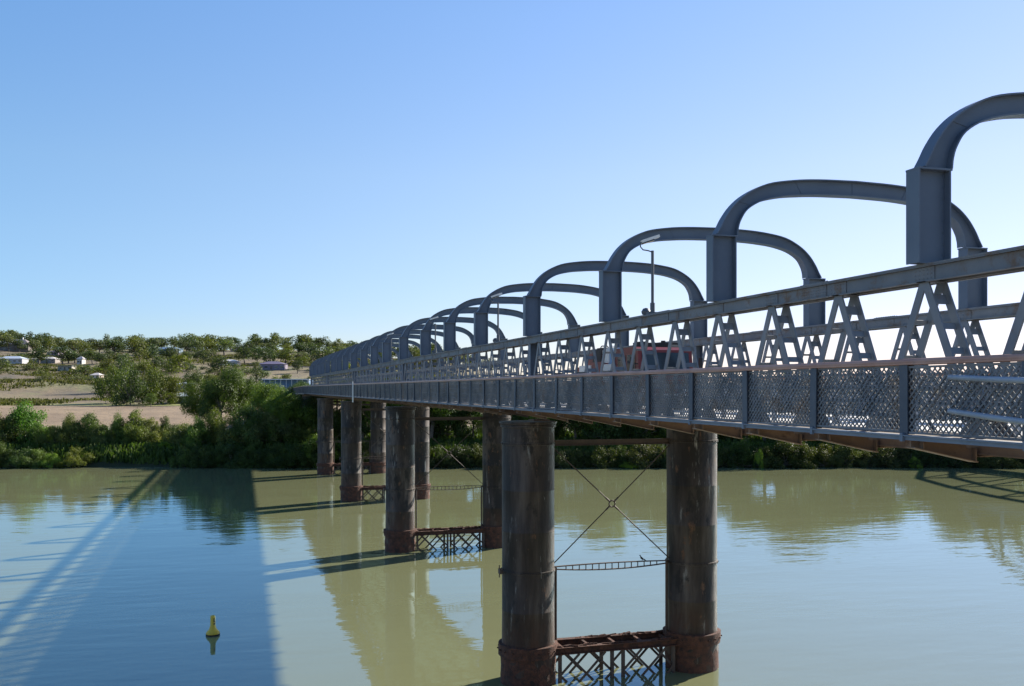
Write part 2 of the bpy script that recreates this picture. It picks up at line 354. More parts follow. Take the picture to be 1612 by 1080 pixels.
def rib_mesh():
    m = MB(); o = full(OUT); i_ = full(INN); n = len(o)
    for y0, y1 in ((-.015, .015),):                     # web
        vs = [(x, y, z) for y in (y0, y1) for x, z in o]+[(x, y, z) for y in (y0, y1) for x, z in i_]
        fs = []
        for j in range(n-1): fs += [(j, j+1, 2*n+j+1, 2*n+j), (n+j+1, n+j, 3*n+j, 3*n+j+1)]
        m.add(vs, fs)
    for line, sgn in ((o, 1), (i_, -1)):                # flanges
        vs = []
        for j in range(n):
            a = Vector((*line[max(j-1, 0)], 0)); b = Vector((*line[min(j+1, n-1)], 0)); d = (b-a).normalized(); nn = Vector((-d.y, d.x, 0))*sgn
            for y in (-.14, .14):
                for t in (0, .026): vs.append((line[j][0]+nn.x*t, y, line[j][1]+nn.y*t))
        fs = []
        for j in range(n-1):
            q = j*4
            for a, b in ((0,1),(1,3),(3,2),(2,0)): fs.append((q+a, q+b, q+4+b, q+4+a))
        fs += [(0,1,3,2), (4*n-4, 4*n-2, 4*n-1, 4*n-3)]
        m.add(vs, fs)
    for j in (14, len(o)//2-7, len(o)//2, len(o)//2+7, n-15):         # splice stiffeners
        a = Vector((i_[j][0], 0, i_[j][1])); b = Vector((o[j][0], 0, o[j][1])); m.bar(a, b, .05, .05, (0,1,0))
    return m
def post_mesh(low, s):
    """s=-1 the left post, +1 the right one; local origin on the post axis"""
    m = MB(); z0 = 1.978 if not low else -.7
    for x in (-.345, .235): m.box(x, x+.026, -.15, .15, 1.978, 3.45)
    m.box(-.319, .235, -.015, .015, 1.978, 3.45); m.box(-.35, .285, -.155, .155, 3.45, 3.48)
    m.box(-.31, .23, -.1, -.02, 1.978, 2.0); m.box(-.31, .23, .02, .1, 1.978, 2.0)
    for i in range(8):
        for x in (-.3, .215): m.box(x-.014, x+.014, -.03, -.016, 2.12+i*.18, 2.148+i*.18)
    if low:
        m.box(-.12, .12, -.015, .015, -.72, 1.69); m.box(-.145, -.121, -.15, .15, -.72, 1.69); m.box(.121, .145, -.15, .15, -.72, 1.69)
    return m
RIB = rib_mesh().mesh('rib', M['arch'], True, 30)
PM = {(l, s): post_mesh(l, s).mesh('post', M['arch']) for l in (0, 1) for s in (1,)}
for k in NS:
    for j, off in enumerate((0, 3.5, 6.5, 9.5)):
        t = bpart('portal_arch', k*L+off*p, x=CX)
        bpart('rib', 0, RIB, t)
        for s in (-1, 1):
            o = link('post', PM[(int(j == 0), 1)], t, (s*3.42, 0, 0), (0, 0, math.pi if s > 0 else 0))
t = bpart('portal_arch', 4*L, x=CX); bpart('rib', 0, RIB, t)
for s in (-1, 1): link('post', PM[(1, 1)], t, (s*3.42, 0, 0), (0, 0, math.pi if s > 0 else 0))

# deck: road slab, footways, stringers, cross girders with tapered brackets
def deck_mesh():
    m = MB(); m.box(10.98, 16.92, 0,L, -.86,-.70)
    return m
def foot_mesh():
    m = MB(); m.box(9.27, 10.2, 0,L, -.735,-.685)
    return m
def stringer_mesh():
    m = MB()
    for x in (11.3, 12.6, 13.95, 15.3, 16.6): m.box(x-.06, x+.06, 0,L, -.97,-.862)
    return m
def cross_mesh():
    """floor beam: shallow at the footway edge, deep between the trusses"""
    m = MB(); prof = [(9.24,-.84),(9.24,-.75),(10.2,-.75),(10.2,-.865),(17.7,-.865),(17.7,-.75),(18.15,-.75),(18.15,-.84),(17.5,-1.07),(17.45,-.99),(10.38,-.99),(10.34,-1.07)]
    n = len(prof); vs = [(x, y, z) for y in (-.012, .012) for x, z in prof]
    m.add(vs, [tuple(range(n-1, -1, -1)), tuple(range(n, 2*n))]+[(i, (i+1) % n, (i+1) % n+n, i+n) for i in range(n)])
    for (a, b) in (((9.24,-.842),(10.34,-1.072)), ((10.38,-.992),(17.45,-.992)), ((17.5,-1.072),(18.15,-.842))):
        m.bar((a[0], 0, a[1]), (b[0], 0, b[1]), .2, .016, (0,0,1))
    for x in (9.4, 10.31, 11.2, 12.6, 13.95, 15.3, 16.6): 
        zb = -.86 if x < 9.6 else (-1.06 if x < 10.5 else -.98)
        for y0, y1 in ((-.09,-.013),(.013,.09)): m.box(x-.01, x+.01, y0, y1, zb, -.76 if x < 10.2 else -.87)
    return m
DK = deck_mesh().mesh('road_slab', M['road']); FW = foot_mesh().mesh('footway', M['timber']); ST = stringer_mesh().mesh('stringers', M['rustgirder'])
CR = cross_mesh().mesh('cross_girder', M['rustgirder'])
m = MB(); m.box(17.7, 18.1, 0,L, -.735,-.685); FR = m.mesh('footway', M['timber'])
for k in NS:
    t = bpart('deck', k*L); bpart('road_slab', 0, DK, t); bpart('footway', 0, FW, t); bpart('footway', 0, FR, t); bpart('stringers', 0, ST, t)
    for i in range(13): bpart('cross_girder', i*p, CR, t)

# footway fence: posts, lattice panels, kerb and handrail
def lattice_mesh(w_, z0=-.60, z1=.31, pitch=.104):
    m = MB()
    def net(z0, z1, pitch, wd, x0, ph):
        h = z1-z0
        for s in (1, -1):
            for i in range(int((w_+h)/pitch)+1):
                c = -h+i*pitch+ph                                  # line y = c + (z-z0), clipped to 0..w
                a = max(0, -c); b = min(h, w_-c)
                if b-a < .03: continue
                y0, y1 = c+a, c+b
                if s < 0: y0, y1 = w_-y0, w_-y1
                x = x0+.006*s; m.bar((x, y0, z0+a), (x, y1, z0+b), wd, .008, (1,0,0))
    net(z0, z1, pitch, .024, 0, .03); net(-.43, .2, pitch*1.27, .026, .028, .08); h = z1-z0
    q = pitch/2
    j = 0
    for r in range(1, int(h/q)):                                   # cast bosses at the crossings
        for i in range(int(w_/q)):
            if (i+r) % 2: continue
            if r % 4: continue
            y = i*q+.03; z = z0+r*q
            if y < w_: m.box(-.016, .016, y-.016, y+.016, z-.016, z+.016)
    m.box(-.02,.02, 0,w_, z1,z1+.03); m.box(-.02,.02, 0,w_, z0-.03,z0)
    return m
def fpost_mesh():
    m = MB(); m.box(-.05,-.035, -.085,.085, -.66,.34); m.box(.06,.075, -.085,.085, -.66,.34); m.box(-.035,.06, -.01,.01, -.66,.34)
    m.bar((.06, 0, .1), (.5, 0, -.67), .04, .012, (0,1,0)); return m
LT = lattice_mesh(p-.14).mesh('lattice_panel', M['fence']); FP = fpost_mesh().mesh('fence_post', pmat('post_paint', (.05,.065,.09), (.085,.1,.125), 1.5, .6, bmp=.1))
def hr_mesh(l):
    m = MB(); m.box(-.065,.065, 0,l, .345,.372)
    m.tube([(0,0,.385),(0,l,.385)], [.05,.05], 10); return m
def kb_mesh(l):
    m = MB(); m.box(-.05,.06, 0,l, -.74,-.665); m.box(-.085,-.05, 0,l, -.685,-.665)
    for i in range(int(l/p)): m.box(-.09,-.05, i*p-.03+.1, i*p+.03+.1, -.76,-.64)
    return m
HR = hr_mesh(L).mesh('handrail', M['rail'], True, 50); KB = kb_mesh(L).mesh('kerb', M['kerb'])
LTR = LT
for x, far in ((9.25, 0), (18.1, 1)):
    for k in NS:
        t = link('footway_fence', None, bridge, (x, k*L+(L if far else 0), 0), (0, 0, math.pi if far else 0))
        bpart('handrail', 0, HR, t); bpart('kerb', 0, KB, t)
        for i in range(13):
            bpart('fence_post', .1+i*p, FP, t).rotation_euler.y = random.uniform(-.012, .012); bpart('lattice_panel', .17+i*p, LT, t, z=random.uniform(-.012,.012)).rotation_euler = (random.uniform(-.004,.004), random.uniform(-.02,.02), random.uniform(-.006,.006))
# road-side guard rails inside the trusses
m = MB()
for z in (-.25, .05): m.box(11.12, 11.17, 0, 5*L, z-.07, z+.07)
for i in range(66): m.box(11.18, 11.26, i*p+.05, i*p+.15, -.70, .13)
o = obj('guard_rail', m, M['pipe'], bridge, loc=(0, -L, 0))
m = MB()
for z in (-.25, .05): m.box(16.72, 16.77, 0, 5*L, z-.07, z+.07)
for i in range(66): m.box(16.64, 16.71, i*p+.05, i*p+.15, -.70, .13)
o = obj('guard_rail', m, M['pipe'], bridge, loc=(0, -L, 0))

# piers
XA, XB = 10.16, 16.80
def col_mesh():
    r = .965
    pr = [(r+.02,-14.5),(r+.05,-11.2)]
    m = MB(); prof = [(r+.045,-15),(r+.045,-10.2),(r+.055,-9.85)]
    def ring(z, h, e): return [(r, z-h), (r+e, z-h+.01), (r+e, z+h-.01), (r, z+h)]
    prof += [(r+.05,-9.72),(r+.085,-9.70),(r+.085,-9.38),(r+.01,-9.36)]
    prof += ring(-8.1,.015,.005)+ring(-6.66,.05,.035)+ring(-5.2,.015,.005)+ring(-3.7,.015,.005)+ring(-2.0,.05,.035)+[(r,-1.42),(r+.06,-1.40),(r+.06,-1.32),(r+.02,-1.3)]
    prof += [(r+.02,-1.29)]
    m.lathe(prof, 48)
    for z in (-6.66, -2.0):
        for i in range(28):
            a = i*2*math.pi/28; c, s = math.cos(a), math.sin(a); x, y = (r+.035)*c, (r+.035)*s
            m.tube([(x*.995, y*.995, z), (x+c*.025, y+s*.025, z)], .02, 6)
    return m
def boot_mesh():
    """rusted lower casing with its collar"""
    r = 1.02; m = MB(); n = 48; prof = []
    for z in [-13.5,-11.5,-10.9,-10.7,-10.5,-10.3,-10.1,-9.95,-9.8,-9.76,-9.74,-9.6,-9.4,-9.33,-9.31]: prof.append(z)
    o = len(m.v)
    for z in prof:
        for k in range(n):
            a = 2*math.pi*k/n; rr = r+(.075 if z > -9.75 and z < -9.32 else 0)+(.035*noise.noise(Vector((math.cos(a)*3, math.sin(a)*3, z*2.5))))
            if z == prof[-1]: rr = .95
            m.v.append((rr*math.cos(a), rr*math.sin(a), z))
    for i in range(len(prof)-1):
        for k in range(n): m.f.append((i*n+k, i*n+(k+1) % n, (i+1)*n+(k+1) % n, (i+1)*n+k))
    for i in range(20):
        a = i*2*math.pi/20; m.tube([(1.07*math.cos(a), 1.07*math.sin(a), -9.52), (1.15*math.cos(a), 1.15*math.sin(a), -9.52)], .03, 6)
    return m
def cap_mesh():
    m = MB(); m.lathe([(.98,-1.29),(1.06,-1.27),(1.06,-1.2),(.9,-1.19)], 40); return m
def strut_mesh(seed):
    """the two rusted tie beams at the water with flood debris on them"""
    r_ = random.Random(seed); a, b = XA+.9, XB-.9; m = MB()
    for y in (-.55, .55):
        m.box(a-.1, b+.1, y-.13, y+.13, -9.5, -9.47); m.box(a-.1, b+.1, y-.13, y+.13, -9.73, -9.70); m.box(a-.1, b+.1, y-.02, y+.02, -9.699, -9.501)
        for i in range(26):
            x = a+(b-a)*r_.random(); z = -9.5; m.tube([(x-.12, y+r_.uniform(-.1,.1), z+.03), (x+.12, y+r_.uniform(-.1,.1), z+.03+r_.uniform(0,.03))], r_.uniform(.02,.05), 6)
    for x in np.linspace(a+.3, b-.3, 5): m.box(x-.05, x+.05, -.41, .41, -9.62, -9.52)
    return m
def lat_mesh():
    a, b = XA+1.05, XB-1.05; c = (a+b)/2; m = MB()
    for y in (-.55, .55):
        for x in (a, c-.22, c+.22, b):
            m.box(x-.06, x+.06, y-.05, y+.05, -13, -9.735)
        for x0, x1 in ((a, c-.22), (c+.22, b)):
            w_ = x1-x0; zt, zb = -9.75, -12.6
            for s_ in (1, -1):
                cc = -2.8
                while cc < w_:
                    a0 = max(0, cc); a1 = min(w_, cc+(zt-zb))          # 45 degree flats, clipped to the panel
                    if a1-a0 > .15:
                        xa, xb = (x0+a0, x0+a1) if s_ > 0 else (x1-a0, x1-a1)
                        m.bar((xa, y+s_*.035, zt-(a0-cc)), (xb, y+s_*.035, zt-(a1-cc)), .09, .02, (0,1,0))
                    cc += w_/2
    return m
def bow_mesh():
    a, b = XA+.95, XB-.95; m = MB(); n = 18
    top = []; bot = []
    for i in range(n+1):
        t = i/n; x = a+(b-a)*t; e = 4*t*(1-t); top.append((x, 0, -6.62+.04*e)); bot.append((x, 0, -6.70-.12*e))
    for ln in (top, bot):
        for i in range(n): m.bar(ln[i], ln[i+1], .09, .035, (0,0,1))
    for i in range(2, n-1): m.bar((top[i][0], 0, top[i][2]), (bot[i][0], 0, bot[i][2]), .03, .03, (0,1,0))
    return m
def rods_mesh():
    a, b = XA+.93, XB-.93; c = (a+b)/2; zc = (-6.6-2.1)/2; m = MB(); ring = .12
    for s, x0 in ((1, a), (-1, b)):
        for z0 in (-6.55, -2.15):
            e = Vector((x0, 0, z0)); q = Vector((c, 0, zc)); dd = (e-q).normalized(); m.tube([e, q+dd*ring], .022, 6)
            m.tube([q+dd*(ring+.22), q+dd*(ring-.02)], .035, 6)
    m.tube([(c+ring*math.cos(t), 0, zc+ring*math.sin(t)) for t in np.linspace(0, 2*math.pi, 20)], .028, 6)
    return m
def vert_mesh():
    m = MB()
    for x in (XA+1.07, XB-1.07): m.tube([(x, 0, -9.5), (x, 0, -6.65)], .05, 8)
    return m
def upstrut_mesh():
    m = MB(); a, b = XA+.9, XB-.9
    m.box(a,b, -.1,.1, -1.93,-1.91); m.box(a,b, -.1,.1, -2.12,-2.10); m.box(a,b, -.012,.012, -2.099,-1.931); return m
def bearing_mesh():
    m = MB()
    for x in (XA+.42, XB+.42): m.box(x-.3,x+.3, -.35,.35, -1.185,-1.13)
    return m
CM = col_mesh().mesh('column', M['column'], True, 35); BM = boot_mesh().mesh('column_base', M['rust'], True, 40); CP = cap_mesh().mesh('column_cap', M['column'], True)
PM2 = [('lattice_brace', lat_mesh().mesh('lattice_brace', M['rod'])), ('bowstring_strut', bow_mesh().mesh('bowstring_strut', M['rod'])),
       ('tie_rods', rods_mesh().mesh('tie_rods', M['rod'], True)), ('upright_pipes', vert_mesh().mesh('upright_pipes', M['rod'], True)),
       ('upper_strut', upstrut_mesh().mesh('upper_strut', M['rod'])), ('bearings', bearing_mesh().mesh('bearings', M['rustgirder']))]
mm = MB(); mm.box(-1.12,-1.0, -.12,.1, -6.76,-6.58); mm.tube([(-1.1,0,-6.9),(-1.1,0,-6.45)], .02, 6); BRK = mm.mesh('bracket', M['rod'])
for k in range(-1, 5):
    t = bpart('pier', YC-Y0+k*L)
    for x in (XA, XB):
        cc = bpart('column', 0, CM, t, x=x); cc.rotation_euler.z = k*1.3+x; bpart('column_base', 0, BM, t, x=x).rotation_euler.z = k*.7+x
        bpart('column_cap', 0, CP, t, x=x)
    bpart('bracket', 0, BRK, t, x=XA)
    bpart('tie_beams', 0, strut_mesh(k).mesh('tie_beams', M['rust']), t)
    for n_, me in PM2: bpart(n_, 0, me, t)

# approach viaduct on the far bank: deck, parapet, timber trestles
def approach():
    ln = 52.0; y0 = 4*L+.1; t = bpart('approach_span', y0)
    dz = lambda y: -.45*(y/ln)**1.3
    n = 16; ys = [ln*i/n for i in range(n+1)]
    dk = MB(); hr = MB(); kb = MB(); gr = MB(); lat = MB()
    for a, b in zip(ys, ys[1:]):
        for mb_, x, w_, zc, h in ((dk, 13.65, 8.8, -.78, .15), (kb, 9.23, .12, -.7, .09), (hr, 9.23, .13, .37, .08), (hr, 18.1, .13, .37, .08), (gr, 10.4, .12, -1.2, .55), (gr, 17.5, .12, -1.2, .55)):
            mb_.bar((x, a, zc+dz(a)), (x, b, zc+dz(b)), w_, h, (0,0,1))
        for x in (10.9, 17.0): lat.bar((x, a, .3+dz(a)), (x, b, .3+dz(b)), .1, .22, (0,0,1)); lat.bar((x, a, -.15+dz(a)), (x, b, -.15+dz(b)), .1, .2, (0,0,1))
    obj('road_slab', dk, M['road'], t); obj('kerb', kb, M['kerb'], t); obj('handrail', hr, M['rail'], t); obj('side_girders', gr, M['rustgirder'], t); obj('guard_rail', lat, M['chord'], t)
    for i in range(int(ln/p)):
        y = i*p+.1; z = dz(y); o = bpart('fence_post', y, FP, t, x=9.23, z=z); o = bpart('lattice_panel', y+.07, LT, t, x=9.23, z=z)
        q = MB(); 
    for j in range(6):
        y = 7+j*8.5; z = dz(y); m_ = MB()
        for x in (10.2, 12.7, 15.2, 17.7): m_.tube([(x, y, -7.8), (x, y, -1.5+z)], .19, 10)
        m_.box(9.6, 18.1, y-.2, y+.2, -1.8+z, -1.5+z); m_.bar((10.2, y-.25, -6.5), (17.7, y-.25, -2.2), .22, .08, (0,1,0)); m_.bar((17.7, y+.25, -6.5), (10.2, y+.25, -2.2), .22, .08, (0,1,0))
        obj('timber_trestle', m_, M['timber'], t)
approach()

# pipe hand rail beside the footway, close to the viewer
pr_ = thing('pipe_railing', 'pale blue two-tube pipe railing in front of the lattice fence at the right edge', 'railing', (9.2, 10.6, 0))
for z0, z1, z2 in ((.155, .07, -.1), (-.30, -.415, -.6)):
    m = MB(); pts = [(-.02,-.05,z0),(-.35,-1.2,(z0+z1)/2),(-.78,-2.7,z1),(-1.5,-5.2,z2)]
    m.tube(pts, .038, 12); obj('rail_tube', m, M['pipe'], pr_, True)
m = MB()
for i, (x, y, zt) in enumerate(((-.97,-3.4,.03), (-1.5,-5.2,-.1))): m.tube([(x, y, -2.6), (x, y, zt)], .04, 10)
obj('rail_posts', m, M['pipe'], pr_, True)

# street lamps standing on the near top chord
def make_lamp():
    t = thing('street_lamp', 'x', 'street lamp')
    m = MB(); m.box(-.14,.14,-.11,.11,0,.05); m.tube([(0,0,.05),(0,0,.3)], .065, 10); m.tube([(0,0,.3),(0,0,1.7)], .04, 10); obj('pole', m, M['lampgrey'], t, True)
    m = MB(); m.tube([(0,0,1.66),(-.12,.02,1.70),(-.26,.04,1.72),(-.33,.05,1.80),(-.32,.05,1.9),(-.24,.03,1.96)], .018, 8); obj('arm', m, M['lampgrey'], t, True)
    m = MB(); m.bar((-.30,.04,1.93), (.16,-.06,2.09), .2, .07, (0,0,1)); hd = obj('lamp_head', m, M['white'], t)
    m = MB(); m.bar((-.27,.04,1.885), (.02,-.03,1.985), .16, .04, (0,0,1)); obj('lens', m, M['glass'], hd)
    m = MB(); m.lathe([(.03,0),(.11,.02),(.13,.1),(.08,.18),(.02,.2)], 14); b_ = obj('junction_box', m, M['lampgrey'], t, True); b_.location = (0, -.0, 0); b_.location.y = .42
    return t
lamp_labels = ['nearest street lamp, tall on the near chord with its head inside the third arch',
               'second nearest street lamp, its pole seen inside the arch just beyond the near pier',
               'third street lamp along the chord, small and half hidden among the arches',
               'farthest street lamp on the chord, lost among the crowded distant arches']
l0 = None
for y, lb in zip((23.2, 39.0, 52.6, 69.0), lamp_labels):
    if l0 is None: o = l0 = make_lamp()
    else:
        o = l0.copy(); C.objects.link(o)
        for ch in list(l0.children):
            c = ch.copy(); C.objects.link(c); c.parent = o
            for g in ch.children: g2 = g.copy(); C.objects.link(g2); g2.parent = c
    o.location = (10.6, y, 2.004); o['label'] = lb; o['group'] = 'street lamps on the bridge chord'
# pale gauge board on the fence
m = MB(); m.box(-.05,.05,-.06,.06,-1.15,.45); m.tube([(0,0,.44),(0,0,.62)], .03, 8)
thing('marker_post', 'narrow white marker post fixed outside the footway fence halfway along the bridge', 'post', (9.08, 80.4, 0), data=m.mesh('marker_post', M['white']))

# bird perched on the near bowstring strut
def bird():
    m = MB()
    prof = [(-.16,.0,.004,.01),(-.1,.01,.02,.03),(-.02,.04,.045,.05),(.05,.09,.05,.055),(.09,.14,.035,.035),(.11,.18,.024,.024),(.13,.22,.028,.028),(.16,.225,.016,.016),(.2,.22,.005,.005)]
    m.tube([(x, 0, z+.05) for x, z, a, b in prof], [a for *_, a, b in prof], 10)
    for s in (-.02, .02): m.tube([(0, s, 0), (.0, s, .08)], .006, 5)
    m.tube([(-.12,0,.06),(-.2,0,.0),(-.26,0,-.05)], [.03,.025,.01], 6)
    return m
thing('bird', 'small black bird perched on the bowstring strut between the two nearest columns', 'bird', (14.72, YC, -6.575), R(190), data=bird().mesh('bird', M['black'], True)).scale = (.75, .75, .8)

# ------------------------------------------------------------------ fire truck on the deck
def truck():
    t = thing('fire_truck', 'red fire truck with roof lights and loaded equipment body driving on the bridge', 'truck', (13.1, 27.6, -.70))
    def pr(m, prof, x0, x1):                                       # side profile (y,z) extruded across
        n = len(prof); m.add([(x, y, z) for x in (x0, x1) for y, z in prof], [tuple(range(n-1, -1, -1)), tuple(range(n, 2*n))]+[(i, (i+1) % n, (i+1) % n+n, i+n) for i in range(n)])
    m = MB(); pr(m, [(0,.45),(0,1.05),(.12,1.95),(.35,2.05),(1.9,2.05),(1.9,.45)], -.95, .95); cab = obj('cab', m, M['red'], t)
    m = MB(); m.add([(-.82,.01,1.1),(.82,.01,1.1),(.78,.105,1.85),(-.78,.105,1.85)], [(0,1,2,3)]); pr(m, [(-.01,1.12),(.09,1.86),(.1,1.86),(.02,1.12)], -.82, .82); obj('windscreen', m, M['glass'], cab)
    for s in (-1, 1):
        for y0, y1 in ((.3,.95),(1.1,1.75)):
            m = MB(); m.box(s*.951-.012, s*.951+.012, y0, y1, 1.2, 1.8); obj('window', m, M['glass'], cab)
        m = MB(); m.bar((s*.95,.12,1.5), (s*1.2,.02,1.5), .03, .03); m.box(s*1.2-.05, s*1.2+.05, -.05,.03, 1.3,1.7); obj('mirror', m, M['black'], cab)
        m = MB(); m.box(s*.7-.15, s*.7+.15, -.03, 0, .6, .78); obj('headlight', m, M['white'], cab)
    m = MB(); m.box(-.9,.9, -.1,.0, .35,.55); obj('bumper', m, M['white'], cab)
    m = MB(); m.box(-.8,.8, .5,.85, 2.052,2.2); m.box(-.55,-.35,.95,1.2,2.052,2.25); m.tube([(.4,1.1,2.05),(.4,1.1,2.3)], .08, 8); m.tube([(-.1,1.4,2.05),(-.1,1.4,2.28)], .09, 8); obj('roof_lights', m, M['black'], t)
    m = MB(); m.box(-.95,.95, 1.95,5.7, .5,.9); m.box(-.95,.95, 1.98,2.05, .9,2.0); m.box(-.95,.95, 5.6,5.7, .9,1.5); b_ = obj('body', m, M['red'], t)
    for s in (-1, 1):
        for i, (y0, y1) in enumerate(((2.2,3.1),(3.2,4.2),(4.3,5.5))):
            m = MB(); m.box(s*.93-.03, s*.93+.03, y0, y1, .95, 1.55+.1*(i % 2)); obj('locker', m, M['white'] if i != 1 else M['red'], b_)
    r_ = random.Random(3)
    for i, (mt, x, y, z, a, b, c) in enumerate([('blue',-.5,2.6,1.7,.3,.4,.25),('white',-.6,3.1,1.75,.25,.3,.3),('pink',-.4,3.5,1.6,.35,.45,.3),('black',-.5,4.1,1.7,.3,.4,.4),('white',.2,4.6,1.6,.4,.5,.3),('pink',.3,2.9,1.6,.4,.4,.3),('red',-.3,5.0,1.65,.4,.3,.35)]):
        m = MB(); m.box(x-a, x+a, y-b, y+b, z-.15, z+c); m.box(x-a*.6, x+a*.6, y-b*.7, y+b*.7, z+c, z+c+.07); m.tube([(x-.15,y,z+c+.08),(x-.1,y,z+c+.14),(x+.1,y,z+c+.14),(x+.15,y,z+c+.08)], .02, 6); obj('equipment_case', m, M[mt], b_)
    for s in (-1, 1):
        for y in (.75, 4.6):
            m = MB(); m.tube([(s*.62,y,.45),(s*.66,y,.45),(s*.9,y,.45),(s*.94,y,.45)], [.38,.45,.45,.4], 22); wl = obj('wheel', m, M['tyre'], t, True)
            m = MB(); m.tube([(s*.93,y,.45),(s*.95,y,.45)], [.22,.2], 16); obj('rim', m, M['white'], wl)
truck()

# ------------------------------------------------------------------ buoy
def buoy():
    t = thing('buoy', 'yellow cone-topped marker buoy floating in the shadow of the bridge', 'buoy', (-1.2, 43.1, -HW))
    m = MB(); m.lathe([(.2,-.15),(.29,-.05),(.3,.05),(.27,.06)], 28); obj('float_base', m, M['black'], t, True)
    m = MB(); m.lathe([(.285,.06),(.29,.11),(.25,.17),(.17,.24),(.14,.34),(.11,.42),(.105,.8),(.09,.85),(.02,.87)], 28); obj('body', m, M['yellow'], t, True)
    m = MB()
    for z0, z1, yy in ((.46,.55,-.108),(.58,.67,-.108),(.69,.74,-.108)): m.box(-.01,.055, yy-.004, yy+.003, z0, z1)
    obj('marking', m, M['black'], t).rotation_euler.z = .35
buoy()

# ------------------------------------------------------------------ railway bridge, just outside the frame on the right (its shadow and reflection show)
def rail_bridge():
    X, yA, yB, zd, H = 102.6, 42.0, 113.2, -4.8, 11.6
    t = thing('railway_bridge', 'steel railway truss bridge right of the road bridge, seen as shadow and reflection', 'bridge', (X, yA, zd))
    n = 9; pl = (yB-yA)/n
    hs = [0]+[H*.62+H*.38*math.sin(math.pi*(i-1)/(n-2))**.8 if 0 < i-1 < n-2 else H*.62 for i in range(1, n)]+[0]
    for s in (-2.4, 2.4):
        m = MB()
        for i in range(n):
            a, b = (s, i*pl, hs[i]), (s, (i+1)*pl, hs[i+1]); m.bar(a, b, .55, .6, (0,0,1)); m.bar((s,i*pl,0), (s,(i+1)*pl,0), .5, .5, (0,0,1))
            if i: m.bar((s,i*pl,0), (s,i*pl,hs[i]), .35, .35, (0,1,0))
            if 0 < i < n-1:
                if i < n/2: m.bar((s,i*pl,hs[i]), (s,(i+1)*pl,0), .3, .3, (1,0,0))
                if i >= n/2-1: m.bar((s,i*pl,0), (s,(i+1)*pl,hs[i+1]), .3, .3, (1,0,0))
        obj('truss', m, M['steel'], t)
    m = MB()
    for i in range(1, n): m.bar((-2.4,i*pl,hs[i]), (2.4,i*pl,hs[i]), .3, .35, (0,0,1))
    obj('top_bracing', m, M['steel'], t)
    m = MB(); m.box(-2.1,2.1, -34,n*pl+6, -.9,-.3); m.box(-.8,-.72, -34,n*pl+6, -.299,-.15); m.box(.72,.8, -34,n*pl+6, -.299,-.15); obj('track_deck', m, M['timber'], t)
    for y in (-20, 0, n*pl):
        m = MB()
        for x in (-2.2, 2.2): m.tube([(x, y, -8.5), (x, y, -.92)], 1.0, 24)
        m.box(-3.2,3.2, y-1.1,y+1.1, -.918,-.902) if False else None
        obj('pier', m, M['column'], t, True)
rail_bridge()

# ------------------------------------------------------------------ trees and bushes
def leaves(rs, centers, radii, counts, size, flat=.8, up=.25, shag=0.0):
    """leaf-clump quads spread in the clump volumes, denser near the surface"""
    V = []
    for c, r, n in zip(centers, radii, counts):
        d = rs.normal(size=(n, 3)); d /= np.linalg.norm(d, axis=1)[:, None]; rad = r*rs.uniform(.35, 1.0, (n, 1))**.45*(1+shag*rs.exponential(.35, (n, 1)))
        bumpy = 1+.18*np.sin(d[:, :1]*5+c[0])*np.cos(d[:, 2:]*6+c[1])
        pos = c+d*rad*bumpy*np.array([1, 1, flat])
        nn = d+rs.normal(size=(n, 3))*(.48+.35*shag); nn[:, 2] += up; nn /= np.linalg.norm(nn, axis=1)[:, None]
        a = np.cross(nn, rs.normal(size=(n, 3))); a /= np.linalg.norm(a, axis=1)[:, None]; b = np.cross(nn, a)
        s = size*rs.uniform(.5, 1.3, (n, 1)); e = s*rs.uniform(.35, .75, (n, 1))
        V.append(np.stack([pos-a*s*.5, pos-b*e*.5+nn*s*.08, pos+a*s*.5, pos+b*e*.5+nn*s*.08], 1))
    return np.concatenate(V).reshape(-1, 3)
def leaf_mesh(name, V):
    n = len(V)//4; m = bpy.data.meshes.new(name); m.vertices.add(len(V)); m.vertices.foreach_set('co', V.astype(np.float32).ravel())
    m.loops.add(n*4); m.loops.foreach_set('vertex_index', np.arange(n*4, dtype=np.int32)); m.polygons.add(n)
    m.polygons.foreach_set('loop_start', np.arange(0, n*4, 4, dtype=np.int32))
    m.materials.append(M['leaf']); m.update(calc_edges=True); m.validate(); return m
